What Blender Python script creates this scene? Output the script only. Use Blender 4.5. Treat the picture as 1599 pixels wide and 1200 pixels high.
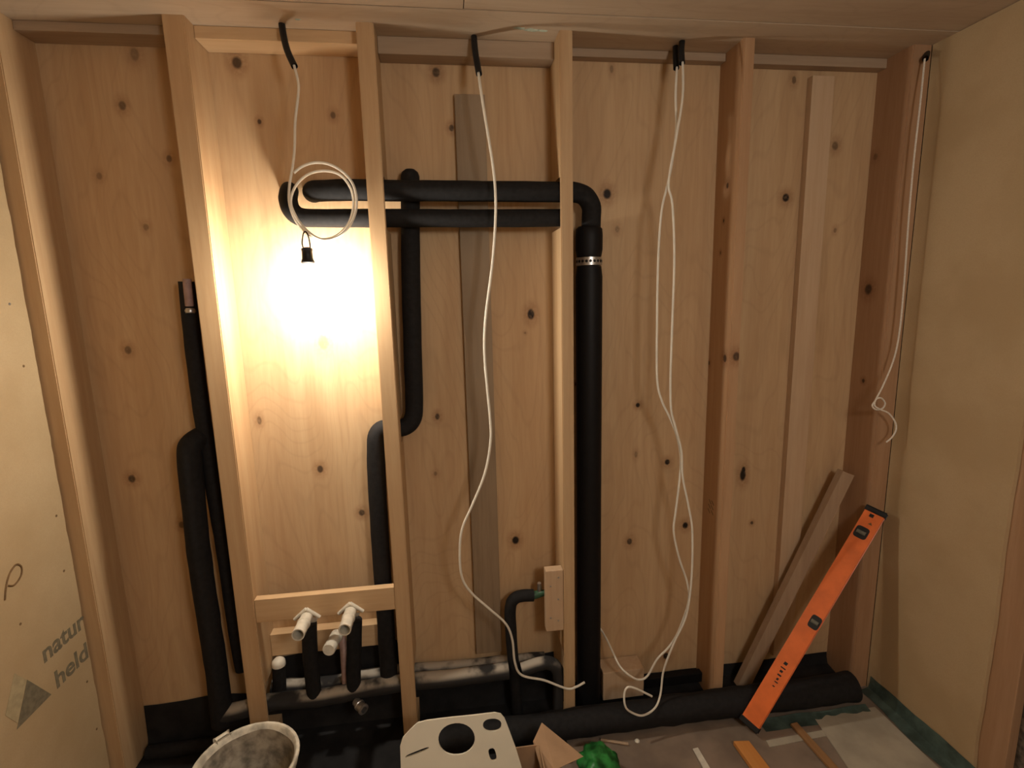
import bpy, bmesh, math, random
from mathutils import Vector, Matrix, noise
random.seed(7)
for o in list(bpy.data.objects): bpy.data.objects.remove(o, do_unlink=True)
scene = bpy.context.scene
C = scene.collection

# ------------------------------------------------------------------ camera
FPX = 811.2
CAM = Vector((1.3812, -1.8806, 1.7009))
YAW, TILT, ROLL = 0.1276, 0.1703, -0.0245
FWD = Vector((math.sin(YAW)*math.cos(TILT), math.cos(YAW)*math.cos(TILT), -math.sin(TILT)))
_r = Vector((math.cos(YAW), -math.sin(YAW), 0)); _u = _r.cross(FWD)
RIGHT = math.cos(ROLL)*_r + math.sin(ROLL)*_u
UP = -math.sin(ROLL)*_r + math.cos(ROLL)*_u
cd = bpy.data.cameras.new('camera'); cam = bpy.data.objects.new('camera', cd); C.objects.link(cam)
cd.sensor_width = 36.0; cd.lens = FPX*36.0/1599.0; cd.clip_start = 0.02
cam.matrix_world = Matrix(((RIGHT.x, UP.x, -FWD.x, CAM.x), (RIGHT.y, UP.y, -FWD.y, CAM.y), (RIGHT.z, UP.z, -FWD.z, CAM.z), (0, 0, 0, 1)))
scene.camera = cam

# ------------------------------------------------------------------ world, exposure
w = bpy.data.worlds.new('world'); scene.world = w; w.use_nodes = True
w.node_tree.nodes['Background'].inputs[0].default_value = (0.9, 0.8, 0.7, 1)
w.node_tree.nodes['Background'].inputs[1].default_value = 0.02
vs = scene.view_settings
vs.view_transform = 'Standard'; vs.look = 'None'; vs.gamma = 1.0; vs.use_curve_mapping = False
vs.exposure = 0.0
BULB_STRENGTH = 1300.0          # the work bulb hanging in the stud wall
ROOM_BULB_STRENGTH = 43.0    # the bulb on the ceiling behind the camera
BULB_COLOR = (1.0, 0.91, 0.78, 1)
ROOM_COLOR = (1.0, 0.95, 0.88, 1)

# ------------------------------------------------------------------ measuring helpers
def ray(px, py): return (px-799.5)/FPX*RIGHT - (py-600)/FPX*UP + FWD
def at(px, py, y=0.0):
    d = ray(px, py); return CAM + d*((y-CAM.y)/d.y)
def atz(px, py, z):
    d = ray(px, py); return CAM + d*((z-CAM.z)/d.z)
def atx(px, py, x):
    d = ray(px, py); return CAM + d*((x-CAM.x)/d.x)

# ------------------------------------------------------------------ materials
class NT:
    def __init__(s, name):
        s.m = bpy.data.materials.new(name); s.m.use_nodes = True
        s.t = s.m.node_tree; s.b = s.t.nodes['Principled BSDF']
    def n(s, typ, **kw):
        nd = s.t.nodes.new(typ)
        for k, v in kw.items(): setattr(nd, k, v)
        return nd
    def l(s, a, b): s.t.links.new(a, b)
    def math(s, op, a, b=None, clamp=False):
        nd = s.n('ShaderNodeMath', operation=op, use_clamp=clamp)
        for i, v in enumerate((a, b)):
            if v is None: continue
            if isinstance(v, (int, float)): nd.inputs[i].default_value = v
            else: s.l(v, nd.inputs[i])
        return nd.outputs[0]
    def mix(s, f, a, b, mode='MIX'):
        nd = s.n('ShaderNodeMix', data_type='RGBA', blend_type=mode)
        for i, v in ((0, f), (6, a), (7, b)):
            if isinstance(v, (int, float)): nd.inputs[i].default_value = v
            elif isinstance(v, tuple): nd.inputs[i].default_value = v if len(v) == 4 else v+(1,)
            else: s.l(v, nd.inputs[i])
        return nd.outputs[2]
    def noise(s, vec, scale, detail=4, rough=.55, dist=0):
        nd = s.n('ShaderNodeTexNoise'); nd.inputs['Scale'].default_value = scale
        nd.inputs['Detail'].default_value = detail; nd.inputs['Roughness'].default_value = rough
        nd.inputs['Distortion'].default_value = dist
        if vec is not None: s.l(vec, nd.inputs['Vector'])
        return nd.outputs[0]
    def maprange(s, v, a, b, c=0., d=1., smooth=True):
        nd = s.n('ShaderNodeMapRange'); nd.interpolation_type = 'SMOOTHSTEP' if smooth else 'LINEAR'
        s.l(v, nd.inputs[0])
        for i, x in enumerate((a, b, c, d)): nd.inputs[i+1].default_value = x
        return nd.outputs[0]
    def coord(s, scale=(1, 1, 1), rnd=True):
        tc = s.n('ShaderNodeTexCoord'); mp = s.n('ShaderNodeMapping'); s.l(tc.outputs['Object'], mp.inputs[0])
        mp.inputs['Scale'].default_value = scale
        if rnd:
            oi = s.n('ShaderNodeObjectInfo'); cb = s.n('ShaderNodeCombineXYZ')
            k = s.math('MULTIPLY', oi.outputs['Random'], 37.0)
            for i in range(3): s.l(k, cb.inputs[i])
            s.l(cb.outputs[0], mp.inputs['Location'])
        return mp.outputs[0], tc.outputs['Object']
    def bump(s, h, strength=.3, dist=.002):
        nd = s.n('ShaderNodeBump'); nd.inputs['Strength'].default_value = strength; nd.inputs['Distance'].default_value = dist
        s.l(h, nd.inputs['Height']); s.l(nd.outputs[0], s.b.inputs['Normal'])

def plain(name, col, rough=.5, var=.12, scale=30, metallic=0, bump=0, spec=.3):
    m = NT(name); v, _ = m.coord()
    f = m.noise(v, scale, 5)
    c2 = tuple(c*(1-var*2) for c in col)
    m.l(m.mix(m.maprange(f, .3, .7), c2, col), m.b.inputs['Base Color'])
    m.b.inputs['Roughness'].default_value = rough; m.b.inputs['Metallic'].default_value = metallic
    m.b.inputs['Specular IOR Level'].default_value = spec
    if bump: m.bump(f, bump)
    return m.m

def wood(name, light, dark, axis='z', knots=(), contour=0.0, rough=.62, rnd=True, grain=1.0, blotch=None):
    """axis: the direction the grain runs. knots: (x, y, z, radius, stretch, darkness) in object space"""
    m = NT(name)
    st = {'x': (.07, 1, 1), 'y': (1, .07, 1), 'z': (1, 1, .07)}[axis]
    v, raw = m.coord(st, rnd)
    a = m.noise(v, 9, 5, .6, .6); b = m.noise(v, 70, 4, .65)
    g = m.math('ADD', m.math('MULTIPLY', a, .65), m.math('MULTIPLY', b, .35))
    col = m.mix(m.maprange(g, .5-.2/grain, .5+.2/grain), dark, light)
    if contour:
        st2 = {'x': (.35, 1, 1), 'y': (1, .35, 1), 'z': (1, 1, .35)}[axis]
        v2, _ = m.coord(st2, rnd)
        n = m.noise(v2, 1.7, 3, .45, .3)
        fr = m.math('PINGPONG', m.math('MULTIPLY', n, 34), .5)
        ln = m.maprange(fr, .0, .16, contour, 0)
        col = m.mix(ln, col, tuple(c*.45 for c in dark))
    if blotch:
        v3, _ = m.coord((1, 1, .5), rnd)
        n = m.noise(v3, 2.2, 3, .5)
        col = m.mix(m.maprange(n, .42, .68, 0, .75), col, blotch)
    acc = halo = None
    for lv_ in sorted({round(k[5]*5)/5 for k in knots}):
        near = None
        for (x, y, z, r, stz, dk) in knots:
            if round(dk*5)/5 != lv_: continue
            mp = m.n('ShaderNodeMapping'); m.l(raw, mp.inputs[0])
            sc_ = (1/r, 1/r, 1/(r*stz)); mp.inputs['Scale'].default_value = sc_
            mp.inputs['Location'].default_value = (-x*sc_[0], -y*sc_[1], -z*sc_[2])
            ln = m.n('ShaderNodeVectorMath', operation='LENGTH'); m.l(mp.outputs[0], ln.inputs[0])
            near = ln.outputs['Value'] if near is None else m.math('MINIMUM', near, ln.outputs['Value'])
        k = m.maprange(near, 1.15, .6, 0, lv_); h = m.maprange(near, 3.2, .8, 0, .6*min(1, lv_+.2))
        acc = k if acc is None else m.math('MAXIMUM', acc, k)
        halo = h if halo is None else m.math('MAXIMUM', halo, h)
    if acc is not None:
        nz = m.noise(raw, 90, 3)
        halo = m.math('MULTIPLY', halo, m.maprange(nz, .3, .6, .5, 1))
        col = m.mix(halo, col, tuple(c*f for c, f in zip(dark, (.62, .48, .4))))
        col = m.mix(m.math('MULTIPLY', acc, m.maprange(nz, .25, .5, .8, 1)), col, (.016, .010, .007))
    m.l(col, m.b.inputs['Base Color']); m.b.inputs['Roughness'].default_value = rough
    m.b.inputs['Specular IOR Level'].default_value = .25
    m.bump(b, .18, .001)
    return m.m

def knot(px, py, r, y=.16, st=1.25, dk=.9):
    p = at(px, py, y); return (p.x, y, p.z, r/400., st, dk)
PANEL_KNOTS = [knot(*a) for a in (
    (370, 98, 7, .16, 1.2, .75), (191, 165, 5, .16, 1.3, .6), (405, 190, 3), (520, 180, 4, .16, 1.3, .6), (681, 113, 6, .16, 1.2, .7), (705, 200, 4),
    (264, 248, 4, .16, 1.3, .6), (228, 355, 4, .16, 1.3, .5), (155, 275, 4, .16, 1.3, .5), (210, 85, 6, .16, 1.5, .4), (948, 303, 7, .16, 1.2, 1), (964, 358, 4, .16, 1.4, .5),
    (829, 491, 6, .16, 1.5, .95), (805, 844, 6.5, .16, 1.2, .95), (683, 651, 4, .16, 1.4, .7), (500, 733, 5, .16, 1.3, .75), (405, 657, 3.5, .16, 2, .6),
    (565, 801, 5, .16, 1.2, .75), (505, 535, 8, .16, 1.5, .3), (206, 748, 5.5, .16, 1.2, .85), (200, 547, 5, .16, 1.3, .6), (284, 820, 5, .16, 1.2, .6),
    (1227, 309, 6.5, .16, 1.1, 1), (1304, 228, 6, .16, 1.2, .55), (1160, 742, 6, .16, 2.0, 1), (1161, 735, 4, .16, 2.0, 1), (996, 633, 4, .16, 1.1, 1),
    (1042, 722, 5, .16, 1.1, 1), (1070, 821, 5.5, .16, 1.2, 1), (983, 846, 5, .16, 1.3, .9), (1040, 1025, 6, .16, 1.2, 1), (1174, 817, 3, .16, 1.2, .7),
    (1331, 651, 6, .16, 1.1, .9), (1240, 125, 4, .16, 1.6, .6), (955, 108, 3, .16, 2, .4), (900, 600, 3), (993, 710, 3, .16, 2, .3), (1304, 360, 3, .16, 1.5, .4), (680, 740, 3, .16, 1.3, .3), (820, 520, 2, .16, 1, .4))]

M = {}
PINE_L, PINE_D = (.60, .40, .215), (.47, .285, .135)
M['ply'] = wood('spruce_plywood', (.57, .395, .225), (.465, .30, .16), 'z', PANEL_KNOTS, contour=.10, rnd=False)
M['stud'] = wood('pine_stud', (.54, .37, .205), (.44, .275, .14), 'z')
M['stud_red'] = wood('reddish_stud', (.50, .315, .175), (.41, .235, .12), 'z',
    [(2.477, p.y, p.z, r, 1.3, d) for p, r, d in ((atx(1136, 290, 2.477), .009, .7), (atx(1132, 560, 2.477), .013, .75), (atx(1107, 567, 2.477), .008, .7), (atx(1130, 345, 2.477), .006, .7), (atx(1125, 395, 2.477), .006, .6))]
    + [(q.x, 0, q.z, .016, 1.2, .8) for q in (at(1150, 557, 0),)], rnd=False)
M['stud_corner'] = wood('corner_stud', (.42, .255, .145), (.33, .185, .095), 'z',
    [(3.144, p.y, p.z, r, 1.2, d) for p, r, d in ((atx(1356, 452, 3.144), .02, .9), (atx(1348, 595, 3.144), .008, .7), (atx(1367, 245, 3.144), .012, .5))], rnd=False)
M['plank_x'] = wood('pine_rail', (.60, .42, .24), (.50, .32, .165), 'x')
M['plate'] = wood('shaded_pine_plate', (.42, .31, .21), (.33, .235, .155), 'x')  # darker pine: shade put into the colour of plates outside the bulb bay
M['ceil'] = wood('ceiling_board', (.50, .39, .275), (.43, .32, .215), 'x', contour=.08)
M['grey_board'] = wood('weathered_board', (.30, .215, .135), (.20, .14, .085), 'z', grain=1.4, blotch=(.35, .265, .175))
M['batten'] = wood('pale_batten', (.58, .42, .27), (.49, .33, .20), 'z')
M['offcut'] = wood('offcut_wood', (.44, .31, .20), (.33, .22, .14), 'z')
M['orange_wood'] = wood('orange_wood', (.62, .28, .08), (.50, .20, .05), 'y')
M['lath'] = wood('brown_lath', (.36, .20, .09), (.28, .145, .06), 'y')
M['fibre'] = NT('wood_fibre_board')
_m = M['fibre']; _v, _ = _m.coord(rnd=False)
_c = _m.mix(_m.maprange(_m.noise(_v, 3, 4), .35, .65), (.405, .285, .148), (.46, .335, .185))
_c = _m.mix(_m.maprange(_m.noise(_v, 260, 3), .35, .7, 0, .25), _c, (.36, .24, .12))
_m.l(_c, _m.b.inputs['Base Color']); _m.b.inputs['Roughness'].default_value = .8; _m.bump(_m.noise(_v, 260, 3), .15, .001)
M['fibre'] = _m.m
M['foam'] = plain('black_foam_insulation', (.016, .015, .015), .8, .15, 60, bump=.15, spec=.2)
M['drain'] = plain('black_drain_sleeve', (.007, .0065, .007), .55, .1, 40, spec=.2)
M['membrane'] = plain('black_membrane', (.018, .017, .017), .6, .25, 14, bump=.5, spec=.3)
M['conduit'] = plain('black_conduit', (.012, .012, .013), .5, .1)
M['cable'] = plain('white_cable', (.74, .69, .58), .4, .05, 20)
M['rope'] = plain('white_cord', (.78, .72, .62), .8, .1, 200)
M['white_plastic'] = plain('white_plastic', (.70, .65, .54), .4, .1, 30)
M['dirty_white'] = plain('dirty_white_plastic', (.72, .66, .53), .5, .25, 22)
M['plaster'] = plain('dried_plaster', (.44, .385, .30), .9, .33, 22, bump=.8)
M['template'] = plain('white_foam_mat', (.72, .68, .55), .6, .04, 6)
M['orange'] = plain('orange_paint', (.76, .165, .035), .38, .1, 12, spec=.4)
M['black_plastic'] = plain('black_plastic', (.012, .012, .012), .45, .1)
M['vial'] = plain('grey_vial', (.16, .16, .13), .2, .2, 40)
M['steel'] = plain('galvanised_steel', (.55, .54, .52), .35, .1, 60, metallic=.9)
M['copper'] = plain('pinkish_pipe', (.40, .27, .24), .45, .15, 40)
M['green'] = plain('green_film', (.035, .24, .05), .35, .4, 25, bump=.5)
M['green_metal'] = plain('green_valve', (.05, .13, .07), .4, .2)
M['cardboard'] = plain('cardboard', (.42, .265, .15), .85, .1, 12)
M['floor'] = plain('cardboard_floor', (.25, .185, .135), .85, .18, 5)
M['pale_sheet'] = plain('pale_sheet', (.42, .37, .28), .8, .12, 7)
M['teal'] = plain('teal_sheeting', (.085, .125, .105), .4, .3, 12, bump=.4)
M['wool'] = plain('mineral_wool', (.16, .125, .09), .95, .35, 45, bump=1)
M['smear'] = plain('pale_smear', (.50, .56, .44), .9, .2, 60)
M['ink'] = plain('grey_ink', (.195, .16, .10), .85, .15, 60)
M['ink_brown'] = plain('brown_ink', (.20, .115, .05), .85, .2, 60)
M['ink_pale'] = plain('pale_ink', (.42, .335, .19), .85, .1, 60)
M['roomwall'] = wood('room_board', (.52, .37, .21), (.44, .29, .15), 'z')
# dusty pipe lagging: pale plaster dust lies on whatever faces up
_m = NT('dusty_lagging'); _v, _ = _m.coord()
_g = _m.n('ShaderNodeNewGeometry'); _s = _m.n('ShaderNodeSeparateXYZ'); _m.l(_g.outputs['Normal'], _s.inputs[0])
_d = _m.math('MULTIPLY', _m.maprange(_s.outputs[2], .25, .85), _m.maprange(_m.noise(_v, 7, 4), .38, .56))
_m.l(_m.mix(_d, (.02, .018, .017), (.40, .35, .28)), _m.b.inputs['Base Color']); _m.b.inputs['Roughness'].default_value = .9
M['dusty'] = _m.m
def emit(name, strength, lobe, col):
    m = NT(name); m.b.inputs['Base Color'].default_value = (.9, .88, .82, 1)
    v, _ = m.coord(); m.l(m.maprange(m.noise(v, 3), 0, 1, .3, .3), m.b.inputs['Roughness'])
    m.b.inputs['Emission Color'].default_value = col
    # an LED globe shines mostly away from its cap
    g = m.n('ShaderNodeNewGeometry'); sp = m.n('ShaderNodeSeparateXYZ'); m.l(g.outputs['Normal'], sp.inputs[0])
    m.l(m.maprange(sp.outputs[2], -1.0, .6, strength, strength*lobe, False), m.b.inputs['Emission Strength'])
    return m.m
M['glow'] = emit('lit_bulb', BULB_STRENGTH, .22, BULB_COLOR); M['room_glow'] = emit('lit_room_bulb', ROOM_BULB_STRENGTH, .6, ROOM_COLOR)

# ------------------------------------------------------------------ geometry helpers
def obj(name, bm, mat, parent=None, origin=True, smooth=False):
    me = bpy.data.meshes.new(name); bmesh.ops.recalc_face_normals(bm, faces=bm.faces)
    off = Vector((0, 0, 0))
    base = parent.matrix_world.translation.copy() if parent else Vector((0, 0, 0))
    if origin:
        xs = [v.co for v in bm.verts]
        off = Vector(((min(c.x for c in xs)+max(c.x for c in xs))/2, (min(c.y for c in xs)+max(c.y for c in xs))/2, min(c.z for c in xs)))
        for v in bm.verts: v.co -= off
    bm.to_mesh(me); bm.free()
    if smooth:
        for p in me.polygons: p.use_smooth = True
    me.materials.append(M[mat])
    o = bpy.data.objects.new(name, me); C.objects.link(o)
    if parent: o.parent = parent
    o.location = off - base if parent else off
    o.matrix_world = Matrix.Translation(off)
    if parent: o.matrix_parent_inverse = Matrix.Identity(4); o.location = off - base
    if smooth:
        try:
            md = o.modifiers.new('smooth', 'EDGE_SPLIT'); md.split_angle = math.radians(42)
        except Exception: pass
    return o
def tag(o, label, cat, group=None):
    o['label'] = label; o['category'] = cat
    if group: o['group'] = group
    return o
def struct(o): o['kind'] = 'structure'; return o
def thing(name, label, cat, loc, group=None):
    o = bpy.data.objects.new(name, None); C.objects.link(o); o.location = loc; o.empty_display_size = .05
    o.matrix_world = Matrix.Translation(Vector(loc))
    return tag(o, label, cat, group)
def box(bm, x0, x1, y0, y1, z0, z1, bev=.0):
    r = bmesh.ops.create_cube(bm, size=1.0); vs_ = r['verts']
    for v in vs_:
        v.co = Vector(((x0+x1)/2+v.co.x*(x1-x0), (y0+y1)/2+v.co.y*(y1-y0), (z0+z1)/2+v.co.z*(z1-z0)))
    if bev:
        es = {e for v in vs_ for e in v.link_edges}
        bmesh.ops.bevel(bm, geom=list(es), offset=bev, segments=2, affect='EDGES', profile=.6)
    return bm
def boxm(*a, **k): return box(bmesh.new(), *a, **k)
def obox(bm, c, u, v, n, lu, lv, ln, bev=0):
    """box centred on c with half-lengths along the axes u v n"""
    r = bmesh.ops.create_cube(bm, size=2.0); vs_ = r['verts']
    for p in vs_: p.co = c + u*(p.co.x*lu) + v*(p.co.y*lv) + n*(p.co.z*ln)
    if bev:
        es = {e for p in vs_ for e in p.link_edges}
        bmesh.ops.bevel(bm, geom=list(es), offset=bev, segments=2, affect='EDGES', profile=.6)
    return bm
def prism(bm, pts, d):
    """closed outline pts (3D, planar) pushed along vector d"""
    a = [bm.verts.new(p) for p in pts]; b = [bm.verts.new(p+d) for p in pts]
    bm.faces.new(a); bm.faces.new(list(reversed(b)))
    for i in range(len(a)):
        j = (i+1) % len(a); bm.faces.new((a[i], b[i], b[j], a[j]))
    return bm
def spline(pts, n=6):
    P = [Vector(p) for p in pts]; out = []
    for i in range(len(P)-1):
        p0 = P[max(i-1, 0)]; p1 = P[i]; p2 = P[i+1]; p3 = P[min(i+2, len(P)-1)]
        for k in range(n):
            t = k/n
            out.append(.5*((2*p1)+(p2-p0)*t+(2*p0-5*p1+4*p2-p3)*t*t+(3*p1-p0-3*p2+p3)*t**3))
    out.append(P[-1]); return out
def tube(bm, path, r, seg=10, wob=0.0, caps=True):
    path = [Vector(p) for p in path]; n = len(path)
    rr = r if isinstance(r, (list, tuple)) else [r]*n
    t0 = (path[1]-path[0]).normalized()
    a = t0.orthogonal().normalized(); rings = []; prev = t0
    for i, p in enumerate(path):
        t = (path[min(i+1, n-1)]-path[max(i-1, 0)]).normalized()
        a = (prev.rotation_difference(t) @ a); a = (a - t*a.dot(t)).normalized(); b = t.cross(a); prev = t
        ring = []
        for k in range(seg):
            th = 2*math.pi*k/seg; q = a*math.cos(th)+b*math.sin(th)
            s = rr[i]*(1+(wob*noise.noise(p*14+q*.7) if wob else 0))
            ring.append(bm.verts.new(p+q*s))
        rings.append(ring)
    for i in range(n-1):
        for k in range(seg):
            bm.faces.new((rings[i][k], rings[i][(k+1) % seg], rings[i+1][(k+1) % seg], rings[i+1][k]))
    if caps: bm.faces.new(rings[0][::-1]); bm.faces.new(rings[-1])
    return bm
def lathe(bm, prof, origin, axis=Vector((0, 0, 1)), seg=32, close=False):
    axis = axis.normalized(); a = axis.orthogonal().normalized(); b = axis.cross(a); rings = []
    for r, h in prof:
        if r < 1e-5: rings.append([bm.verts.new(origin+axis*h)])
        else: rings.append([bm.verts.new(origin+axis*h+(a*math.cos(2*math.pi*k/seg)+b*math.sin(2*math.pi*k/seg))*r) for k in range(seg)])
    for A, B in zip(rings, rings[1:]):
        for k in range(seg):
            f = [A[k % len(A)], A[(k+1) % len(A)], B[(k+1) % len(B)], B[k % len(B)]]
            u = []
            for v in f:
                if v not in u: u.append(v)
            if len(u) > 2: bm.faces.new(u)
    return bm

def ell(cx, cy, ax, ay, rot=0, n=28, sq=2.0):
    r = []
    for k in range(n):
        th = 2*math.pi*k/n; c, s = math.cos(th), math.sin(th)
        x = ax*math.copysign(abs(c)**(2/sq), c); y = ay*math.copysign(abs(s)**(2/sq), s)
        r.append((cx+x*math.cos(rot)-y*math.sin(rot), cy+x*math.sin(rot)+y*math.cos(rot)))
    return r
# ================================================================== the setting
HZ = 2.5733; FZ = -0.10; PY = 0.16
XL, XR = 0.060, 3.222
wall_back = struct(obj('wall_back', boxm(-.02, 3.30, PY, PY+.02, FZ, HZ), 'ply', origin=False))
wall_back['label'] = 'spruce plywood wall with dark knots behind the studs'
floor_o = struct(obj('floor', boxm(-.02, 3.6, -3.6, PY+.02, FZ-.03, FZ), 'floor'))
floor_o['label'] = 'brown cardboard covered floor'
# ceiling: boards with open joints
ceil = struct(obj('ceiling', boxm(-.02, 3.6, -3.6, PY+.02, HZ+.018, HZ+.04), 'ceil')); ceil['label'] = 'board ceiling above the stud wall'
for (x0, x1, y0, y1, dz) in ((-.02, 3.3, -.098, PY+.02, 0), (-.02, 1.485, -1.35, -.101, .001), (1.488, 3.6, -1.35, -.101, .0022), (-.02, 3.6, -2.6, -1.353, .001), (-.02, 3.6, -3.6, -2.603, .002)):
    obj('ceiling_board', boxm(x0, x1, y0, y1, HZ+dz, HZ+.018), 'ceil', ceil)
# left wall: fibreboard with a ragged sawn edge
bm = bmesh.new(); pts = [Vector((XL, -3.6, FZ)), Vector((XL, -3.6, HZ))]
N = 90
for i in range(N+1):
    z = HZ+(FZ-HZ)*i/N
    pts.append(Vector((XL, -.009+.004*noise.noise(Vector((0, 3, z*9)))+.003*noise.noise(Vector((5, 1, z*40))), z)))
prism(bm, pts, Vector((-.016, 0, 0)))
wall_left = struct(obj('wall_left', bm, 'fibre', origin=False)); wall_left['label'] = 'tan fibreboard on the left wall with faded grey print'
obj('backing', boxm(-.06, XL-.017, -3.6, PY+.02, FZ, HZ), 'roomwall', wall_left)
# right wall
wall_right = struct(obj('wall_right', boxm(3.275, 3.33, -3.6, PY+.02, FZ, HZ), 'wool')); wall_right['label'] = 'right wall with fibreboard and exposed mineral wool'
bm = bmesh.new(); pts = [Vector((XR, .0, HZ)), Vector((XR, .0, FZ))]
for i in range(N+1):
    z = FZ+(HZ-FZ)*i/N
    pts.append(Vector((XR, -.478+.004*noise.noise(Vector((0, 7, z*7)))+.012*noise.noise(Vector((2, 9, z*1.6))), z)))
prism(bm, pts, Vector((.015, 0, 0))); obj('fibreboard', bm, 'fibre', wall_right, origin=False)
obj('fibreboard', boxm(XR, XR+.015, -3.6, -1.4, FZ, HZ), 'fibre', wall_right, origin=False)
struct(obj('wall_rear', boxm(-.02, 3.6, -3.62, -3.6, FZ, HZ), 'roomwall'))['label'] = 'boarded wall behind the camera'

# ------------------------------------------------------------------ studs
def stud(x0, x1, y0, y1, z0, z1, mat, label, notches=(), origin=True, lean=0):
    pts = [Vector((x0, y0, z0)), Vector((x0, y0, z1)), Vector((x0, y1, z1))]
    for (a, b, ny) in sorted(notches, reverse=True):
        pts += [Vector((x0, y1, b)), Vector((x0, ny, b)), Vector((x0, ny, a)), Vector((x0, y1, a))]
    pts.append(Vector((x0, y1, z0)))
    bm = prism(bmesh.new(), pts, Vector((x1-x0, 0, 0)))
    es = [e for e in bm.edges if abs(e.verts[0].co.z-e.verts[1].co.z) > .5 and e.verts[0].co.y < y0+.001]
    bmesh.ops.bevel(bm, geom=es, offset=.003, segments=2, affect='EDGES')
    return tag(obj('wall_stud', bm, mat, origin=origin), label, 'stud', 'wall studs')
zu = at(780, 299, .05).z; zl = at(780, 341, .05).z           # the two horizontal pipes
zb = at(620, 668, .12).z                                      # the low bend of the upright pipe
NP = (zl-.04, zu+.042, .010); NF = (-.01, .235, .014)
BK = PY-.001
stud(XL-.015, .1055, 0, BK, FZ, HZ, 'stud', 'timber stud beside the left fibreboard wall')
stud(.568, .6335, 0, BK, FZ, HZ, 'stud', 'bright lit stud left of the hanging bulb', [NF])
stud(1.146, 1.2025, 0, BK, FZ, HZ, 'stud', 'stud right of the hanging bulb, crossed by the horizontal pipes', [NP, NF, (zb-.05, zb+.05, .07)])
stud(1.8125, 1.8575, 0, BK, FZ, HZ, 'stud', 'stud touching the wide black drain pipe', [NP, (-.01, .235, .02)])
rs = stud(2.477, 2.519, 0, BK, FZ, HZ, 'stud_red', 'reddish knotty stud between the paired cables and the pale batten', origin=False)
stud(3.144, XR-.0005, 0, BK, FZ, HZ, 'stud_corner', 'dark corner stud beside the right fibreboard wall', origin=False)
# ceiling plates in the bays
for x0, x1, zp, yp, lab in ((.1065, .567, 2.545, .07, 'ceiling plate between the left corner stud and the bright stud'), (.6345, 1.145, 2.534, .06, 'ceiling plate above the hanging bulb, underside brightly lit'),
                     (1.2035, 1.8115, 2.518, .085, 'shadowed ceiling plate above the horizontal pipes'), (1.8585, 2.476, 2.545, .12, 'ceiling plate behind the two black conduit stubs'),
                     (2.520, 3.143, 2.538, .115, 'ceiling plate above the pale batten')):
    tag(obj('ceiling_plate', boxm(x0, x1, yp, BK, zp, HZ-.0005, bev=.002), 'plank_x' if .6 < x0 < 1 else 'plate'), lab, 'plate', 'ceiling plates between studs')  # bulb bay keeps the bright pine, shaded bays take the darkened one
# post and wool right of the right board
o = tag(obj('timber_post', boxm(3.2378, 3.2745, -.565, -.44, FZ, HZ, bev=.003), 'stud_corner'), 'reddish timber post right of the right fibreboard', 'post')

# ================================================================== boards on the plywood
tag(obj('weathered_board', boxm(1.457, 1.567, .138, BK, .175, 2.416, bev=.002), 'grey_board'), 'weathered grey board upright behind the middle cable', 'board')
tag(obj('pale_batten', boxm(2.842, 2.936, .128, BK, .0, 2.51, bev=.002), 'batten'), 'pale upright batten between reddish stud and right corner', 'batten')
# rails for the water taps
tag(obj('mounting_rail', boxm(.6345, 1.145, .004, .034, .509, .602, bev=.002), 'plank_x'), 'front cross rail carrying the two white pipe stubs', 'rail')
tag(obj('backing_rail', boxm(.6345, 1.066, .115, BK, .285, .380, bev=.002), 'plank_x'), 'lower cross rail on the plywood behind the pipe stubs', 'rail')
# small block on stud
bm = bmesh.new(); a = at(851, 890, .02); b = at(880, 981, .02)
box(bm, a.x, 1.8115, .006, .045, b.z, a.z, bev=.003)
blk = tag(obj('fixing_block', bm, 'batten'), 'pale wooden block screwed to stud beside the elbow pipe', 'block')
for dx, dz in ((.02, .2), (.052, .235), (.05, .045), (.018, .06), (.05, .14)):
    obj('screw', lathe(bmesh.new(), [(0, .0012), (.0035, .0012), (.0038, 0), (.0, -.001)], Vector((a.x+dx, .006, b.z+dz)), Vector((0, -1, 0)), 10), 'steel', blk)
# offcut behind the drain pipe
p0 = at(938, 1040, .10); p1 = at(1000, 1070, .10)
tag(obj('timber_offcut', boxm(1.997, p1.x, .06, .148, -.06, at(970, 1038, .1).z, bev=.004), 'batten'), 'short timber offcut jutting out right of the black drain', 'offcut')

# leaning stick
s0 = at(1162, 1062, .06); s1 = at(1321, 738, .075)
u = (s1-s0).normalized(); s0 = s0 - u*((s0.z-FZ-.03)/u.z); n = Vector((0, -1, 0)); n = (n-u*n.dot(u)).normalized(); v = n.cross(u)
bm = obox(bmesh.new(), (s0+s1)/2, u, v, n, (s1-s0).length/2, .031, .014, .002)
tag(obj('leaning_stick', bm, 'offcut'), 'grey-brown wooden stick leaning in the right corner', 'stick')

# ================================================================== pipes
def pipe(name, pts, r, mat, label, n=6, wob=.06, seg=20, group=None):
    o = obj(name, tube(bmesh.new(), spline(pts, n), r, seg, wob), mat, smooth=True)
    return tag(o, label, 'pipe', group)
yF = .052
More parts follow.
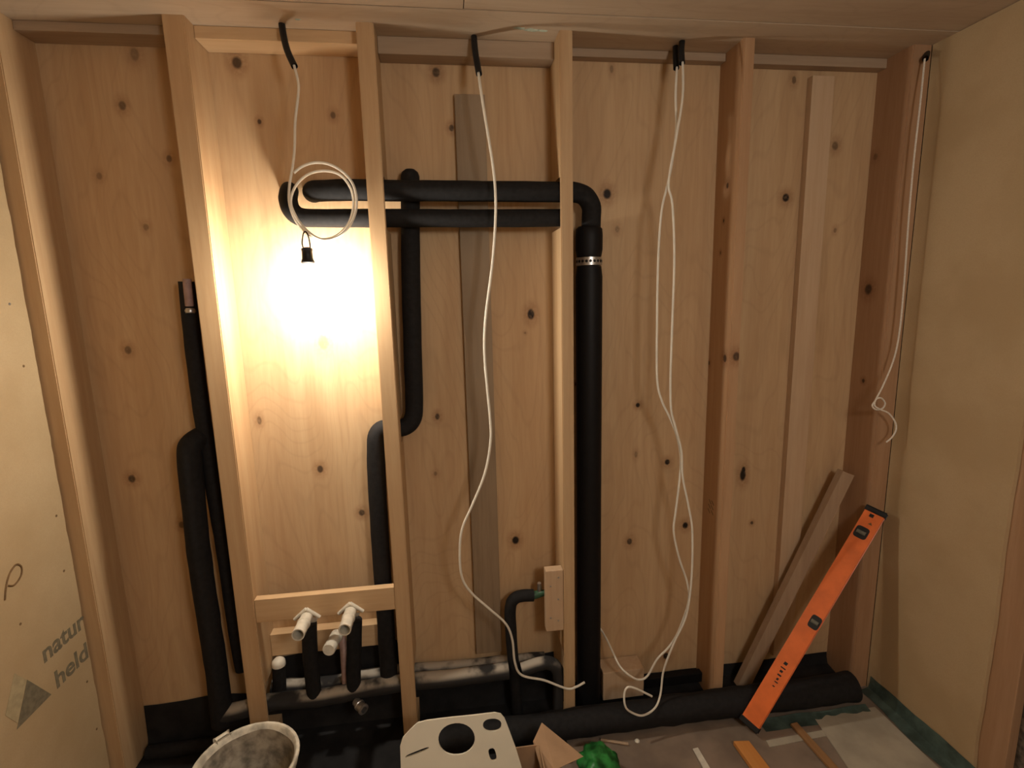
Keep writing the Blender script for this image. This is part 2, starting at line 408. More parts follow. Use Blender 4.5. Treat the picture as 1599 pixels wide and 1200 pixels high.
# upper horizontal pipe: elbow into the wall at its left, bend down at its right into the drain sleeve
A = [at(489, 300, .150), at(489, 300, .10), at(492, 299, .068), at(506, 298, .054), at(540, 297, yF), at(640, 298, yF), at(780, 299, yF), at(870, 300, yF)]
A += [at(895, 300, .06), at(913, 306, .07), at(923, 322, .077), at(923.5, 340, .08), Vector((at(923, 345, .08).x, .08, 1.940))]
up_pipe = pipe('insulated_pipe', A, .0355, 'foam', 'upper horizontal black foam pipe bending down behind the drain stud', 5)
B = [at(452, 298, .150), at(451, 303, .10), at(450, 312, .07), at(455, 328, .055), at(470, 339, yF), at(500, 341, yF), at(575, 341, yF), at(700, 341, yF), at(800, 341, yF), Vector((1.800, yF, zl))]
B2 = Vector((1.846, yF, zl)); B.append(B2)
lo_pipe = pipe('insulated_pipe', B, .031, 'foam', 'lower horizontal black foam pipe hooking upward at its left end', 5)
# wide drain
da = at(919, 352, .08); db = Vector((da.x, .08, FZ+.005))
D = thing('drain_pipe', 'wide black vertical drain pipe beside the stud', 'pipe', (da.x, .08, FZ))
cx = da.x+.002
obj('sleeve', tube(bmesh.new(), [Vector((cx, .08, z)) for z in (FZ+.018, .4, .9, 1.4, 1.76, 1.80)], [.0505, .051, .050, .0505, .051, .046], 28, .02), 'drain', D, smooth=True)
obj('top_sleeve', tube(bmesh.new(), [Vector((cx, .08, z)) for z in (1.835, 1.86, 1.91, 1.935, 1.945)], [.046, .051, .051, .049, .040], 28, .03), 'drain', D, smooth=True)
# perforated strap
strap = obj('strap', lathe(bmesh.new(), [(.047, 1.803), (.0485, 1.803), (.0485, 1.832), (.047, 1.832), (.047, 1.803)], Vector((cx, .08, 0)), seg=40), 'steel', D, smooth=True)
for k in range(20):
    th = 2*math.pi*(k+.5)/20; d = Vector((math.cos(th), math.sin(th), 0))
    obj('strap_hole', lathe(bmesh.new(), [(0, .0009), (.0052, .0009), (.0055, 0)], Vector((cx, .08, 1.8175))+d*.0484, d, 10), 'black_plastic', strap)
# upright pipe with a double bend
E_ = [at(640, 265, .120), at(641, 300, .1195), at(641, 360, .1195), at(642, 450, .1195), at(645, 560, .1195), at(647, 630, .118), at(644, 655, .112), at(630, 668, .108), at(610, 668, .105), at(593, 674, .10), at(587, 695, .095), at(589, 760, .09), at(596, 880, .085), at(603, 980, .082), at(607, 1052, .08)]
pipe('insulated_pipe', E_, [.017, .029, .034]+[.0345]*68, 'foam', 'upright black foam pipe with a double bend behind the stud', 5)
# left bay
F_ = [at(292, 440, .085), at(300, 520, .09), at(312, 620, .10), at(330, 740, .105), at(350, 860, .105), at(366, 970, .105), at(379, 1045, .105)]
fp = pipe('insulated_pipe', F_, .0275, 'foam', 'thin black foam pipe with bare pinkish tip, left of the bright stud', 5)
obj('bare_tip', tube(bmesh.new(), spline([at(292, 436, .056), at(293, 450, .056), at(296, 478, .062)], 4), .0135, 14), 'copper', fp, smooth=True)
obj('clip', lathe(bmesh.new(), [(0, -.008), (.014, -.008), (.017, 0), (.014, .008), (0, .008)], at(297, 486, .064), Vector((0, .2, 1)), 14), 'steel', fp, smooth=True)
G_ = [at(326, 678, .135), at(312, 684, .10), at(299, 694, .065), at(296, 712, .055), at(300, 760, .055), at(307, 830, .055), at(316, 900, .055), at(328, 980, .055), at(340, 1060, .055), at(348, 1130, .055)]
pipe('insulated_pipe', G_, .039, 'foam', 'thick black foam pipe hooked at its top, in the dark left bay', 5)
# floor runs
pipe('floor_run_pipe', [at(345, 1118, .05), at(380, 1108, .05), at(425, 1097, .05), at(500, 1090, .05), at(560, 1078, .05), at(620, 1068, .05), at(700, 1060, .05), at(794, 1047, .05)], .033, 'dusty', 'front dusty lagged pipe running low across the bays', 6, .10)
pipe('floor_run_pipe', [at(425, 1072, .125), at(500, 1068, .125), at(620, 1050, .125), at(700, 1044, .125), at(800, 1034, .125), at(850, 1030, .125)], .030, 'dusty', 'rear dusty lagged pipe running low along the plywood', 6, .10)
pipe('elbow_pipe', [at(833, 930, .08), at(815, 931, .08), at(803, 936, .08), at(797, 950, .08), at(798, 990, .078), at(802, 1040, .075), at(808, 1112, .07)], .024, 'foam', 'black foam elbow pipe rising to the wooden block', 6)
pipe('arch_pipe', [at(815, 1046, .05), at(840, 1038, .05), at(857, 1036, .05), at(869, 1045, .05), at(873, 1065, .05), at(872, 1108, .05)], .027, 'dusty', 'low arched lagged pipe left of the drain stud', 6)
g = thing('valve', 'small green valve between elbow pipe and wooden block', 'valve', at(843, 932, .08))
obj('body', tube(bmesh.new(), [at(832, 930, .08), at(838, 929, .08), at(850, 926, .07), at(856, 924, .06)], [.018, .016, .013, .013], 14), 'green_metal', g, smooth=True)
obj('nipple', tube(bmesh.new(), [at(843, 927, .08), at(842, 911, .07)], [.010, .008], 12), 'steel', g, smooth=True)
# short upright insulated tails
pipe('tail_pipe', [Vector((x, y, z)) for x, y, z in ((at(483, 975, .05)), (at(484, 1010, .048)), (at(487, 1050, .05)), (at(491, 1086, .05)))], .0285, 'foam', 'short black foam tail below the left white pipe stub', 5)
pipe('tail_pipe', [Vector(at(554, 968, .05)), at(553, 1010, .048), at(552, 1050, .05), at(553, 1085, .05)], .0285, 'foam', 'short black foam tail below the right white pipe stub', 5)
tp = pipe('tail_pipe', [at(435, 1038, .09), at(436, 1060, .09), at(438, 1100, .09)], .025, 'foam', 'squat black pipe with white cap beside the bright stud', 4)
obj('cap', lathe(bmesh.new(), [(0, .020), (.015, .017), (.024, .008), (.026, -.004), (.026, -.012), (0, -.012)], at(435, 1035, .09), seg=20), 'white_plastic', tp, smooth=True)
def stub(px, py, qx, qy, label):
    t = thing('pipe_stub', label, 'pipe', at(px, py, .004), 'white pipe stubs on the rail')
    c = at(px, py, .0035); tip = at(qx, qy, -.125); ax = (tip-c).normalized()
    bm = bmesh.new()
    for sx in (-1, 1):   # the two wings of the mounting flange
        tube(bm, [c+Vector((sx*.046, -.004, -.008)), c+Vector((sx*.024, -.006, .012)), c+Vector((0, -.007, .032))], [.0065, .007, .0075], 10)
    obj('flange', bm, 'white_plastic', t, smooth=True)
    obj('spout', lathe(bmesh.new(), [(.022, 0), (.022, .05), (.0245, .052), (.0245, .058), (.022, .06), (.0225, .126), (.0185, .126), (.0185, .05), (0, .05)], c, ax, 22), 'white_plastic', t, smooth=True)
    obj('outlet', tube(bmesh.new(), [c+ax*.012, c+Vector((.008, .02, -.03)), c+Vector((.012, .045, -.045))], .012, 12), 'white_plastic', t, smooth=True)
    return t
stub(480, 962, 465, 993, 'open white plastic pipe stub, left one on the rail')
stub(548, 953, 538, 985, 'open white plastic pipe stub, right one on the rail')
t = thing('capped_pipe', 'capped white pipe stub just below the rails', 'pipe', at(528, 995, .07))
c = at(526, 993, .075); tip = at(513, 1016, -.02); ax = (tip-c).normalized(); L = (tip-c).length
obj('elbow', lathe(bmesh.new(), [(0, -.02), (.017, -.016), (.025, -.002), (.025, .02), (.022, .024), (.022, .03)], c, ax, 20), 'white_plastic', t, smooth=True)
obj('cap', lathe(bmesh.new(), [(.022, .02), (.022, L*.6), (.0245, L*.62), (.0245, L-.004), (.022, L), (0, L)], c, ax, 22), 'white_plastic', t, smooth=True)
obj('riser', tube(bmesh.new(), [c+Vector((.01, .01, .0)), at(537, 1012, .075), at(540, 1075, .075)], [.017, .016, .014], 14), 'copper', t, smooth=True)
tag(obj('pipe_connector', lathe(bmesh.new(), [(0, 0), (.016, 0), (.017, .02), (.021, .022), (.021, .03), (.019, .032), (.019, .05), (.021, .052), (.021, .058), (.012, .06), (.012, .03), (0, .03)], at(556, 1096, .02), (at(572, 1113, -.04)-at(556, 1096, .02)), 18), 'steel', smooth=True), 'grey metal connector under the right foam tail', 'connector')
# thin black bar by the reddish stud, thick black floor pipe
tag(obj('black_strip', boxm(at(1003, 1060, .12).x, 2.476, .10, .13, at(1040, 1067, .12).z, at(1040, 1053, .12).z, bev=.003), 'drain'), 'thin black strip left of the reddish stud foot', 'strip')
pipe('floor_pipe', [Vector((x, -r_-.003, FZ+r_+.006)) for x, r_ in ((1.22, .050), (1.5, .050), (1.8, .052), (2.1, .056), (2.4, .058), (2.7, .059), (2.95, .060), (3.09, .060))], [.050+.010*i/42 for i in range(43)], 'foam', 'thick black foam pipe lying along the stud feet', 6, .12, 24)
pipe('floor_pipe', [Vector((x, .10, FZ+.03)) for x in (.13, .25, .4, .52)], .028, 'foam', 'thin black pipe lying on the floor of the left bay', 5)

# ================================================================== membrane and sheeting on the floor
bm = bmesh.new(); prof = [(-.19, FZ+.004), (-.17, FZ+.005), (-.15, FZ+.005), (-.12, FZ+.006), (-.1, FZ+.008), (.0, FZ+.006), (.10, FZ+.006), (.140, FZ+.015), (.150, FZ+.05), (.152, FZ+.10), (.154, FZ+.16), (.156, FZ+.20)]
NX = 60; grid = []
def rise(x, j): return (.16 if .63 < x < 1.15 else .03 if x > 1.15 else 0)*(j == len(prof)-1)+(.07 if .63 < x < 1.15 else 0)*(j == len(prof)-2)  # membrane taken higher in the bulb bay, blackening the shade under the rail
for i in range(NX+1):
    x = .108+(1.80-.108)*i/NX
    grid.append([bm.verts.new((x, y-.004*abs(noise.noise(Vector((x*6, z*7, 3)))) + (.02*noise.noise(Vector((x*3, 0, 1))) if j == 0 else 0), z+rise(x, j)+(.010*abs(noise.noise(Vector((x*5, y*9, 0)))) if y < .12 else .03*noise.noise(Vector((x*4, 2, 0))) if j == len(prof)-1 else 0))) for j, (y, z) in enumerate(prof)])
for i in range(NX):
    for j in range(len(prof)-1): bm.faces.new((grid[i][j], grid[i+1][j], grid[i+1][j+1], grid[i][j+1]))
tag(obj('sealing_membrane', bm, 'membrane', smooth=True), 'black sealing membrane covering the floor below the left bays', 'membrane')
bm = bmesh.new(); grid = []  # membrane carried on to the right, its black also standing in for shade
for i in range(31):
    x = 1.82+1.32*i/30
    grid.append([bm.verts.new((x, y, FZ+z+.006*abs(noise.noise(Vector((x*6, y*8, 5)))))) for y, z in ((-.05, .002), (.02, .003), (.09, .004), (.145, .012), (.154, .04), (.156, .065))])
for i in range(30):
    for j in range(5): bm.faces.new((grid[i][j], grid[i+1][j], grid[i+1][j+1], grid[i][j+1]))
tag(obj('sealing_membrane', bm, 'membrane', smooth=True), 'black sealing membrane deepening the shade behind the thick floor pipe, right bays', 'membrane')
bm = bmesh.new(); grid = []
for i in range(41):
    y = -.02-1.1*i/40; row = []
    for j, (dx, z) in enumerate(((-.055, FZ+.003), (-.03, FZ+.005), (-.012, FZ+.012), (-.005, FZ+.035), (-.003, FZ+.07))):
        row.append(bm.verts.new((XR+dx-.006*abs(noise.noise(Vector((y*14, j, 0))))+(.02*noise.noise(Vector((y*5, 0, 8))) if j == 0 else 0), y, z+(.02*noise.noise(Vector((y*7, j, 4))) if j > 3 else .004*abs(noise.noise(Vector((y*20, j, 4))))))))
    grid.append(row)
for i in range(40):
    for j in range(4): bm.faces.new((grid[i][j], grid[i+1][j], grid[i+1][j+1], grid[i][j+1]))
tag(obj('teal_sheeting', bm, 'teal', smooth=True), 'teal plastic sheeting turned up along the right wall foot', 'sheeting')
bm = bmesh.new(); grid = []
for i in range(31):
    x = 2.62+.50*i/30
    grid.append([bm.verts.new((x, y+.01*noise.noise(Vector((x*6, j, 2))), FZ+z+.004*abs(noise.noise(Vector((x*12, j, 6)))))) for j, (y, z) in enumerate(((-.165, .002), (-.145, .003), (-.12, .006), (-.108, .012)))])
for i in range(30):
    for j in range(3): bm.faces.new((grid[i][j], grid[i+1][j], grid[i+1][j+1], grid[i][j+1]))
tag(obj('teal_sheeting', bm, 'teal', smooth=True), 'wrinkled teal sheeting edge along the thick floor pipe', 'sheeting')
bm = prism(bmesh.new(), [Vector((x, y, FZ+.001)) for x, y in ((2.86, -.13), (3.155, -.12), (3.15, -1.0), (2.72, -1.0))], Vector((0, 0, .004)))
tag(obj('pale_floor_sheet', bm, 'pale_sheet'), 'pale board lying on the floor in the right corner', 'board')
bm = prism(bmesh.new(), [atz(x, y, FZ+.0005) for x, y in ((1196, 1158), (1288, 1141), (1294, 1150), (1202, 1168))], Vector((0, 0, .003)))
tag(obj('pale_strip', bm, 'pale_sheet'), 'pale flat strip on the floor below the orange level', 'strip')
def plank(pts, h, name, mat, lab, cat): return tag(obj(name, prism(bmesh.new(), [Vector((x, y, FZ+.0052)) for x, y in pts], Vector((0, 0, h))), mat), lab, cat)
plank(((2.452, -.205), (2.513, -.213), (2.54, -.62), (2.47, -.62)), .018, 'orange_offcut', 'orange_wood', 'orange wooden offcut on the cardboard floor', 'offcut')
plank(((2.735, -.155), (2.765, -.152), (2.80, -.70), (2.765, -.70)), .010, 'floor_lath', 'lath', 'reddish lath on the pale floor board', 'lath')
plank(((2.283, -.20), (2.306, -.198), (2.312, -.45), (2.282, -.45)), .004, 'white_strip', 'white_plastic', 'white plastic strip on the floor near the green film', 'strip')
a = atz(938, 1158, FZ); b = atz(981, 1165, FZ)
tag(obj('wood_splinter', tube(bmesh.new(), [Vector((a.x, a.y, FZ+.007)), Vector((b.x, b.y, FZ+.007))], .006, 6), 'offcut'), 'thin wood splinter on the floor below the drain', 'splinter')
a = atz(995, 1158, FZ)
tag(obj('plaster_crumb', lathe(bmesh.new(), [(0, .006), (.008, .004), (.011, 0), (0, 0)], Vector((a.x, a.y, FZ+.001)), seg=7), 'white_plastic'), 'tiny white plaster crumb on the floor', 'crumb')

# ================================================================== cables
def cable(name, pts, r, mat, label, n=6, seg=8): return tag(obj(name, tube(bmesh.new(), spline(pts, n), r, seg), mat, smooth=True), label, 'cable')
def conduit(pts, label): return tag(obj('conduit_stub', tube(bmesh.new(), spline(pts, 5), .0105, 12, caps=False), 'conduit', smooth=True), label, 'conduit', 'conduit stubs in the ceiling')
yc = -.042
def top(px, py): p = atz(px, py, HZ-.001); return p
c1 = top(440, 38)
conduit([c1, at(443, 57, .02), at(449, 80, -.005), at(460, 104, -.03)], 'curved black conduit stub above the bulb cable coil')
K = [at(459, 102, -.03), at(465, 125, -.036), at(466, 145, yc), at(461, 190, yc), at(460, 230, yc), at(457, 260, yc-.004), at(452, 290, yc-.006), at(452, 318, yc-.006), at(462, 345, yc-.004), at(480, 365, yc), at(502, 374, yc), at(526, 368, yc+.004), at(545, 348, yc+.006), at(552, 320, yc+.006), at(548, 295, yc+.002), at(532, 274, yc), at(508, 267, yc-.004),
     at(482, 272, yc-.010), at(462, 290, yc-.012), at(454, 315, yc-.012), at(462, 338, yc-.010), at(476, 357, yc-.008), at(494, 371, yc-.008), at(512, 375, yc-.008), at(535, 365, yc-.010), at(551, 343, yc-.010), at(557, 318, yc-.010), at(552, 290, yc-.010), at(537, 270, yc-.012), at(515, 257, yc-.014), at(492, 254, yc-.016), at(472, 260, yc-.016), at(459, 270, yc-.016)]
cable('cable_coil', K, .0043, 'cable', 'white cable ending in a round coil above the bulb')
conduit([top(740, 57), at(742, 80, .03), at(748, 116, -.015)], 'black conduit stub above the single middle cable')
K = [(747, 113, -.013), (750, 135, -.03), (757, 180), (770, 260), (774, 310), (773, 360), (768, 420), (758, 500), (757, 560), (765, 650), (766, 690), (757, 740), (737, 790), (722, 825), (718, 860), (721, 900), (735, 925), (765, 952), (790, 975), (800, 1000), (804, 1035), (815, 1055), (850, 1063), (885, 1076), (900, 1073), (913, 1066)]
cable('hanging_cable', [at(k[0], k[1], k[2] if len(k) > 2 else yc) for k in K], .0046, 'cable', 'long white cable snaking down the middle bay')
conduit([top(1055, 73), at(1055, 88, .055), at(1056, 107, .03)], 'left one of the two adjoining black conduit stubs')
conduit([top(1065, 65), at(1064, 80, .02), at(1065, 99, .0)], 'right one of the two adjoining black conduit stubs')
K = [(1057, 105, .03), (1055, 150, .0), (1056, 200, -.02), (1050, 250), (1042, 290), (1033, 330), (1028, 400), (1026, 500), (1026, 590), (1033, 625), (1047, 655), (1058, 685), (1063, 720), (1060, 760), (1055, 800), (1052, 830), (1060, 870), (1073, 910), (1075, 940), (1060, 985), (1045, 1010), (1026, 1030), (1011, 1056), (998, 1062), (984, 1056), (968, 1041, -.02), (957, 1019, .03), (947, 998, .09), (938, 983, .138), (925, 966, .1465)]
cable('hanging_cable', [at(k[0], k[1], k[2] if len(k) > 2 else yc) for k in K], .0042, 'cable', 'white paired cable whose end tucks behind the drain')
K = [(1066, 97, .0), (1066, 150, -.03), (1056, 215), (1044, 285), (1050, 320), (1053, 400), (1050, 500), (1047, 590), (1048, 640), (1055, 668), (1064, 705), (1066, 745), (1075, 790), (1081, 830), (1080, 900), (1072, 960), (1053, 1003), (1042, 1030), (1035, 1053), (1031, 1086, -.07), (1022, 1107, -.10), (1003, 1118, -.125), (984, 1112, -.13), (976, 1102, -.13), (975, 1084, -.12), (980, 1074, -.115), (993, 1076, -.112), (1018, 1088, -.110)]
cable('hanging_cable', [at(k[0], k[1], k[2] if len(k) > 2 else yc-.012) for k in K], .0042, 'cable', 'white paired cable ending in a loop at the floor pipe')
# cord in the right corner
yr = -.055
conduit([atz(1449, 78, HZ-.001), at(1445, 92, -.03)], 'black conduit stub in the right ceiling corner')
K = [(1444, 92, -.03), (1436, 170), (1427, 250), (1419, 340), (1412, 440), (1405, 515), (1396, 560), (1380, 600), (1367, 625), (1362, 634), (1368, 640), (1378, 638), (1382, 630), (1376, 622), (1368, 624), (1366, 634), (1375, 640), (1388, 646), (1398, 660), (1399, 672), (1393, 683), (1384, 691)]
tag(obj('knotted_string', tube(bmesh.new(), spline([at(k[0], k[1], k[2] if len(k) > 2 else yr-.0006*i) for i, k in enumerate(K)], 6), .0032, 7), 'rope', smooth=True), 'thin knotted white string hanging in the right corner', 'string')

# ================================================================== bulbs
def bulb(p, mat, label, wire, g=1.0):
    t = thing('light_bulb', label, 'bulb', p)
    # p is the centre of the glowing globe
    obj('globe', lathe(bmesh.new(), [(r_*g if h_ < .03 else r_, .036+(h_-.036)*g) for r_, h_ in ((0, -.031), (.010, -.0295), (.019, -.025), (.026, -.017), (.030, -.007), (.0305, .002), (.029, .010), (.025, .020), (.019, .030), (.0165, .036))], p, seg=28), mat, t, smooth=True)
    obj('collar', lathe(bmesh.new(), [(.0165, .036), (.0185, .037), (.0185, .046), (.015, .048), (0, .048)], p, seg=24), 'white_plastic', t, smooth=True)
    so = obj('socket', lathe(bmesh.new(), [(.020, .047), (.022, .050), (.020, .056), (.0175, .062), (.0165, .086), (.018, .088), (.0175, .094), (.010, .098), (0, .098)], p, seg=24), 'black_plastic', t, smooth=True)
    obj('wire', tube(bmesh.new(), spline([p+Vector(v) for v in wire], 6), .0022, 8), 'black_plastic', so, smooth=True)
    return t
bp = at(483, 434, -.050)
bulb(bp, 'glow', 'lit bare bulb hanging from the cable coil', [(-.010, 0, .094), (-.012, -.004, .112), (-.004, -.008, .142), (.004, -.008, .146), (.010, -.008, .132), (.012, -.004, .112), (.011, 0, .094)])
rb = Vector((2.15, -2.45, 2.30))
bulb(rb, 'room_glow', 'lit bare bulb on the ceiling behind the camera', [(0, 0, .096), (.002, 0, .13), (.001, 0, .17), (0, 0, HZ-rb.z)], 6.5)

# ================================================================== spirit level
f0 = atz(1171, 1131, FZ+.042); f1 = at(1368, 800, -.035)
u = (f1-f0).normalized(); n = (CAM-(f0+f1)/2).normalized()+Vector((-.35, .0, .0)); n = (n-u*n.dot(u)).normalized(); v = n.cross(u); L = (f1-f0).length
if v.x < 0: v = -v
HW, HT = .033, .0125
lv = thing('spirit_level', 'orange spirit level leaning against the right wall', 'level', (f0.x, f0.y, FZ))
obj('body', obox(bmesh.new(), (f0+f1)/2, u, v, n, L/2-.008, HW, HT, .003), 'orange', lv)
for s, e in ((-1, f0), (1, f1)):
    obj('end_cap', obox(bmesh.new(), e+u*s*.0, u, v, n, .0085, HW+.003, HT+.003, .003), 'black_plastic', lv)
def onface(px, py):
    d = ray(px, py); c0 = (f0+f1)/2+n*HT; k = (c0-CAM).dot(n)/d.dot(n); p = CAM+d*k-c0
    return p.dot(u), p.dot(v)
def facebit(name, px, py, lu, lw, mat, par, h=.0012, bev=.0, dv=None):
    a, b = onface(px, py); b = b if dv is None else dv
    return obj(name, obox(bmesh.new(), (f0+f1)/2+n*(HT+h*.5)+u*a+v*b, u, v, n, lu, lw, h, bev), mat, par)
for (px, py, lu, lw, dv) in ((1345, 832, .026, .0245, None), (1273, 973, .028, .020, .0155)):
    a, b = onface(px, py); b = b if dv is None else dv; c0 = (f0+f1)/2+n*HT+u*a+v*b
    w_ = obj('vial_window', prism(bmesh.new(), [c0+u*x+v*y for x, y in ell(0, 0, lu, lw, 0, 24, 4.5)], n*.0022), 'black_plastic', lv)
    a, b = onface(px, py); b = b if dv is None else dv
    obj('vial', tube(bmesh.new(), [(f0+f1)/2+n*(HT+.001)+u*a+v*(b-lw*.7), (f0+f1)/2+n*(HT+.001)+u*a+v*(b+lw*.7)], .0085, 12), 'vial', w_, smooth=True)
facebit('hanging_hole', 1361, 806, .007, .008, 'black_plastic', lv)
a, b = onface(1359, 819); c0 = (f0+f1)/2+n*(HT+.0004)+u*a+v*b
obj('arrow_mark', prism(bmesh.new(), [c0+u*.007, c0-u*.004+v*.008, c0-u*.004-v*.008], n*.0006), 'ink_brown', lv)
a, b = onface(1168, 1129); c0 = (f0+f1)/2+n*HT+u*a+v*b
obj('cap_screw', lathe(bmesh.new(), [(0, .002), (.006, .002), (.007, 0)], c0, n, 12), 'black_plastic', lv)
# worn, unreadable print
bm = bmesh.new()
for k, (px, py, lu, lw) in enumerate(((1227, 1037, .008, .006), (1223, 1044, .003, .009), (1220, 1049, .006, .005), (1217, 1055, .004, .007), (1214, 1061, .006, .0035), (1212, 1066, .003, .006), (1208, 1072, .003, .004))):
    a, b = onface(px, py); c0 = (f0+f1)/2+n*(HT+.0004)+u*a+v*b; obox(bm, c0, (u+v*.15).normalized(), v, n, lu*.8, lw*1.1, .0004)
obj('worn_print', bm, 'black_plastic', lv)

# ================================================================== bucket
bc = Vector((.674, -.312, FZ+.012)); H = .30
bk = thing('bucket', 'plaster-smeared white bucket at the bottom left', 'bucket', bc)
obj('shell', lathe(bmesh.new(), [(0, 0), (.118, 0), (.124, .006), (.150, H-.03), (.158, H-.028), (.158, H-.022), (.152, H-.020), (.155, H-.004), (.163, H-.003), (.166, H+.002), (.164, H+.006), (.156, H+.006), (.1505, H), (.121, .012), (0, .010)], bc, seg=48), 'dirty_white', bk, smooth=True)
bm = bmesh.new(); lathe(bm, [(.1485, H-.014), (.143, H-.07), (.130, .11), (.124, .085), (.10, .07), (.06, .065), (0, .068)], bc, seg=40)
for q in bm.verts:
    k = noise.noise(q.co*22)*.005+noise.noise(q.co*60)*.002; d = Vector((bc.x-q.co.x, bc.y-q.co.y, .05)).normalized(); q.co += d*abs(k)*1.0
    if q.co.z > bc.z+H-.03: q.co.z += .010*noise.noise(q.co*12)
obj('plaster_lining', bm, 'plaster', bk, smooth=True)
for th in (2.35, 2.35+math.pi):
    d = Vector((math.cos(th), math.sin(th), 0)); up = Vector((0, 0, 1))
    lug = obj('handle_lug', obox(bmesh.new(), bc+d*.164+up*(H-.012), d, up.cross(d), up, .010, .022, .018, .005), 'dirty_white', bk)
bm = bmesh.new(); pts = []
for k in range(25):
    ph = math.pi*k/24; th0 = 2.35; d = Vector((math.cos(th0), math.sin(th0), 0)); e = Vector((-d.y, d.x, 0))*-1
    pts.append(bc+Vector((0, 0, H-.02-.11*math.sin(ph)))+d*.176*math.cos(ph)-e*-.168*math.sin(ph)*-1)
obj('handle', tube(bm, pts, .0028, 8), 'steel', bk, smooth=True)

# ================================================================== white mat with cut-outs, carton, green film
pt_top = Vector((1.38, -.335, .315)); lean = Vector((0, .30, .954)).normalized(); side = Vector((1, 0, 0)); nn = side.cross(lean).normalized()  # faces -y, up
if nn.y > 0: nn = -nn
def onmat(px, py):
    d = ray(px, py); k = (pt_top-CAM).dot(nn)/d.dot(nn); p = CAM+d*k-pt_top; return p.dot(side), p.dot(lean)
out = [onmat(*q) for q in ((626, 1200), (625, 1165), (629, 1152), (640, 1140), (652, 1129), (668, 1125), (700, 1121), (740, 1117), (772, 1113), (782, 1115), (788, 1122), (795, 1140), (806, 1170), (815, 1200))]
zlow = (FZ+.006-pt_top.z)/lean.z
out = [(out[0][0]+.01, zlow)]+out+[(out[-1][0]+.03, zlow)]
def loop2(pts): return [Vector((x, y, 0)) for x, y in pts]
def pxell(cx, cy, ax, ay, rot=0, sq=2.0): return [onmat(x, y) for x, y in ell(cx, cy, ax, ay, rot, 28, sq)]
holes = [pxell(713, 1154, 28.5, 25, -.1, 2.1), pxell(768.5, 1132, 14.5, 10, -.05, 2.3), pxell(769, 1178, 5.5, 10, -.25, 3), pxell(651.5, 1174.5, 20, 2.2, -.38, 3)]
cu = bpy.data.curves.new('mat_outline', 'CURVE'); cu.dimensions = '2D'; cu.fill_mode = 'BOTH'; cu.extrude = .004
for lp in [out]+holes:
    sp = cu.splines.new('POLY'); sp.points.add(len(lp)-1); sp.use_cyclic_u = True
    for q, (x, y) in zip(sp.points, lp): q.co = (x, y, 0, 1)
tmp = bpy.data.objects.new('tmp', cu); C.objects.link(tmp)
me = bpy.data.meshes.new_from_object(tmp.evaluated_get(bpy.context.evaluated_depsgraph_get()))
bpy.data.objects.remove(tmp); bpy.data.curves.remove(cu)
bm = bmesh.new(); bm.from_mesh(me); bpy.data.meshes.remove(me)
for q in bm.verts: q.co = pt_top + side*q.co.x + lean*q.co.y + nn*q.co.z
tag(obj('white_mat', bm, 'template'), 'white mat with round holes and slots propped on a carton', 'mat')
# carton behind the mat, with a raised flap
kx0, kx1, ky0, ky1, kz = 1.535, 1.66, -.400, -.25, FZ+.175
ct = thing('cardboard_carton', 'open cardboard carton with raised flap beside the white mat', 'carton', ((kx0+kx1)/2, (ky0+ky1)/2, FZ))
bm = bmesh.new(); T = .004
box(bm, kx0, kx1, ky0, ky0+T, FZ, kz); box(bm, kx0, kx1, ky1-T, ky1, FZ, kz); box(bm, kx0, kx0+T, ky0+T, ky1-T, FZ, kz); box(bm, kx1-T, kx1, ky0+T, ky1-T, FZ, kz); box(bm, kx0+T, kx1-T, ky0+T, ky1-T, FZ, FZ+T)
obj('body', bm, 'cardboard', ct)
q = [at(846, 1129, -.19), at(911, 1182, -.30), at(866, 1203, -.34), at(833, 1157, -.235)]
nq = (q[1]-q[0]).cross(q[3]-q[0]).normalized()
obj('flap', prism(bmesh.new(), q, nq*.004), 'cardboard', ct)
q2 = [at(833, 1157, -.235), at(866, 1203, -.34), Vector((kx1-.001, -.34, kz-.05)), Vector((kx1-.001, -.26, kz-.03))]
bm = bmesh.new(); vv = [bm.verts.new(p) for p in q2]; vw = [bm.verts.new(p+Vector((-.002, 0, -.004))) for p in q2]
for tri in ((0, 1, 2), (0, 2, 3)): bm.faces.new([vv[i] for i in tri]); bm.faces.new([vw[i] for i in reversed(tri)])
for i in range(4): bm.faces.new((vv[i], vw[i], vw[(i+1) % 4], vv[(i+1) % 4]))
obj('side_flap', bm, 'cardboard', ct)
bm = bmesh.new(); gp = atz(936, 1199, FZ+.05)
bmesh.ops.create_icosphere(bm, subdivisions=4, radius=1)
for p in bm.verts:
    k = 1+.22*noise.noise(p.co*2.1+Vector((4, 0, 0)))+.22*abs(noise.noise(Vector((p.co.x*3+p.co.y*4, p.co.y, p.co.z*6)))); p.co = Vector((p.co.x*.072*k, p.co.y*.085*k, max(p.co.z*.058*k, -.046)))+Vector((gp.x, gp.y, FZ+.048))
tag(obj('green_film_bundle', bm, 'green', smooth=True), 'crumpled green plastic bundle on the floor', 'bundle')

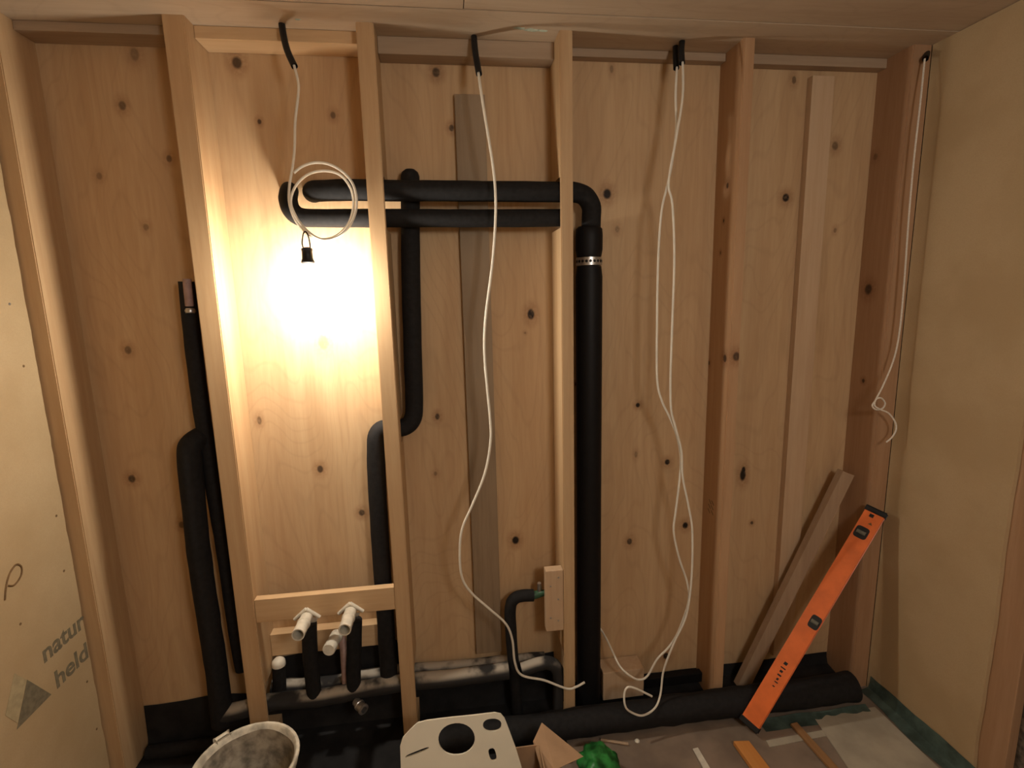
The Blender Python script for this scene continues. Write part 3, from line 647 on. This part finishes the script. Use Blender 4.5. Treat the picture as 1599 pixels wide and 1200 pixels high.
# ================================================================== print on the left board
def wtext(txt, p0, size, mat, name, shear=0.0, width=None):
    fc = bpy.data.curves.new('t', 'FONT'); fc.body = txt; fc.size = size; fc.offset = size*.024; fc.extrude = .0003; fc.shear = shear
    t_ = bpy.data.objects.new('t', fc); C.objects.link(t_)
    me = bpy.data.meshes.new_from_object(t_.evaluated_get(bpy.context.evaluated_depsgraph_get()))
    bpy.data.objects.remove(t_); bpy.data.curves.remove(fc)
    bm = bmesh.new(); bm.from_mesh(me); bpy.data.meshes.remove(me)
    mx = max(v.co.x for v in bm.verts); k = (width/mx) if width else 1
    for v in bm.verts: v.co = Vector((XL+.0004+v.co.z, p0.y+v.co.x*k, p0.z+v.co.y))
    return obj(name, bm, mat, wall_left)
ta = atx(68, 1037, XL); tb = atx(134, 984, XL)
wtext('natur', ta, .085, 'ink', 'lettering', width=(tb.y-ta.y))
ta = atx(88, 1077, XL); tb = atx(139, 1031, XL)
wtext('held', ta, .085, 'ink', 'lettering', width=(tb.y-ta.y))
def flat(pts, mat, name): return obj(name, prism(bmesh.new(), [atx(x, y, XL)+Vector((.0003, 0, 0)) for x, y in pts], Vector((.0005, 0, 0))), mat, wall_left)
flat(((42, 1062), (80, 1085), (26, 1140)), 'ink', 'printed_triangle')
flat(((22, 1052), (41, 1062), (27, 1130), (8, 1118)), 'ink_pale', 'printed_triangle')
sc = [atx(x, y, XL)+Vector((.0008, 0, 0)) for x, y in ((7, 938), (9, 915), (15, 895), (25, 882), (33, 886), (32, 900), (22, 914), (12, 915))]
obj('scribble', tube(bmesh.new(), spline(sc, 5), .0028, 6), 'ink_brown', wall_left)
for px, py in ((15, 475), (37, 572), (88, 806), (100, 892), (32, 975), (136, 1065), (151, 1139)):
    p = atx(px, py, XL); obj('screw_head', lathe(bmesh.new(), [(0, .0008), (.004, .0008), (.0045, 0)], Vector((XL, p.y, p.z)), Vector((1, 0, 0)), 9), 'ink_brown' if px != 15 else 'steel', wall_left)

# grey lumber stamp on the reddish stud
bm = bmesh.new()
for k, (px, py) in enumerate(((1109, 784), (1113, 786), (1108, 791), (1112, 793), (1107, 798), (1112, 801))):
    p = atx(px, py, 2.477); obox(bm, Vector((2.4767, p.y, p.z)), Vector((1, 0, 0)), Vector((0, .8, .6)), Vector((0, -.6, .8)), .0003, .012, .0022)
obj('lumber_stamp', bm, 'ink', rs)
# plaster smears at the ceiling joint
for px, py, rr in ((812, 44, .022), (832, 47, .03), (848, 48, .018), (464, 30, .010)):
    p = atz(px, py, HZ); bm = lathe(bmesh.new(), [(0, .003), (rr*.5, .0025), (rr, 0)], Vector((0, 0, 0)), Vector((0, 0, -1)), 12)
    for q in bm.verts: q.co = Vector((p.x+q.co.x*(1+.5*noise.noise(q.co*60)), p.y+q.co.y*.35*(1+.6*noise.noise(q.co*80)), HZ-.0002+q.co.z))
    tag(obj('plaster_smear', bm, 'smear'), {812: 'pale greenish ceiling smear, leftmost of three by the pipe stud', 832: 'largest pale greenish ceiling smear, middle of three', 848: 'small pale ceiling smear nearest the drain stud', 464: 'tiny white smear on the ceiling beside the curved conduit'}[px], 'smear', 'ceiling smears')
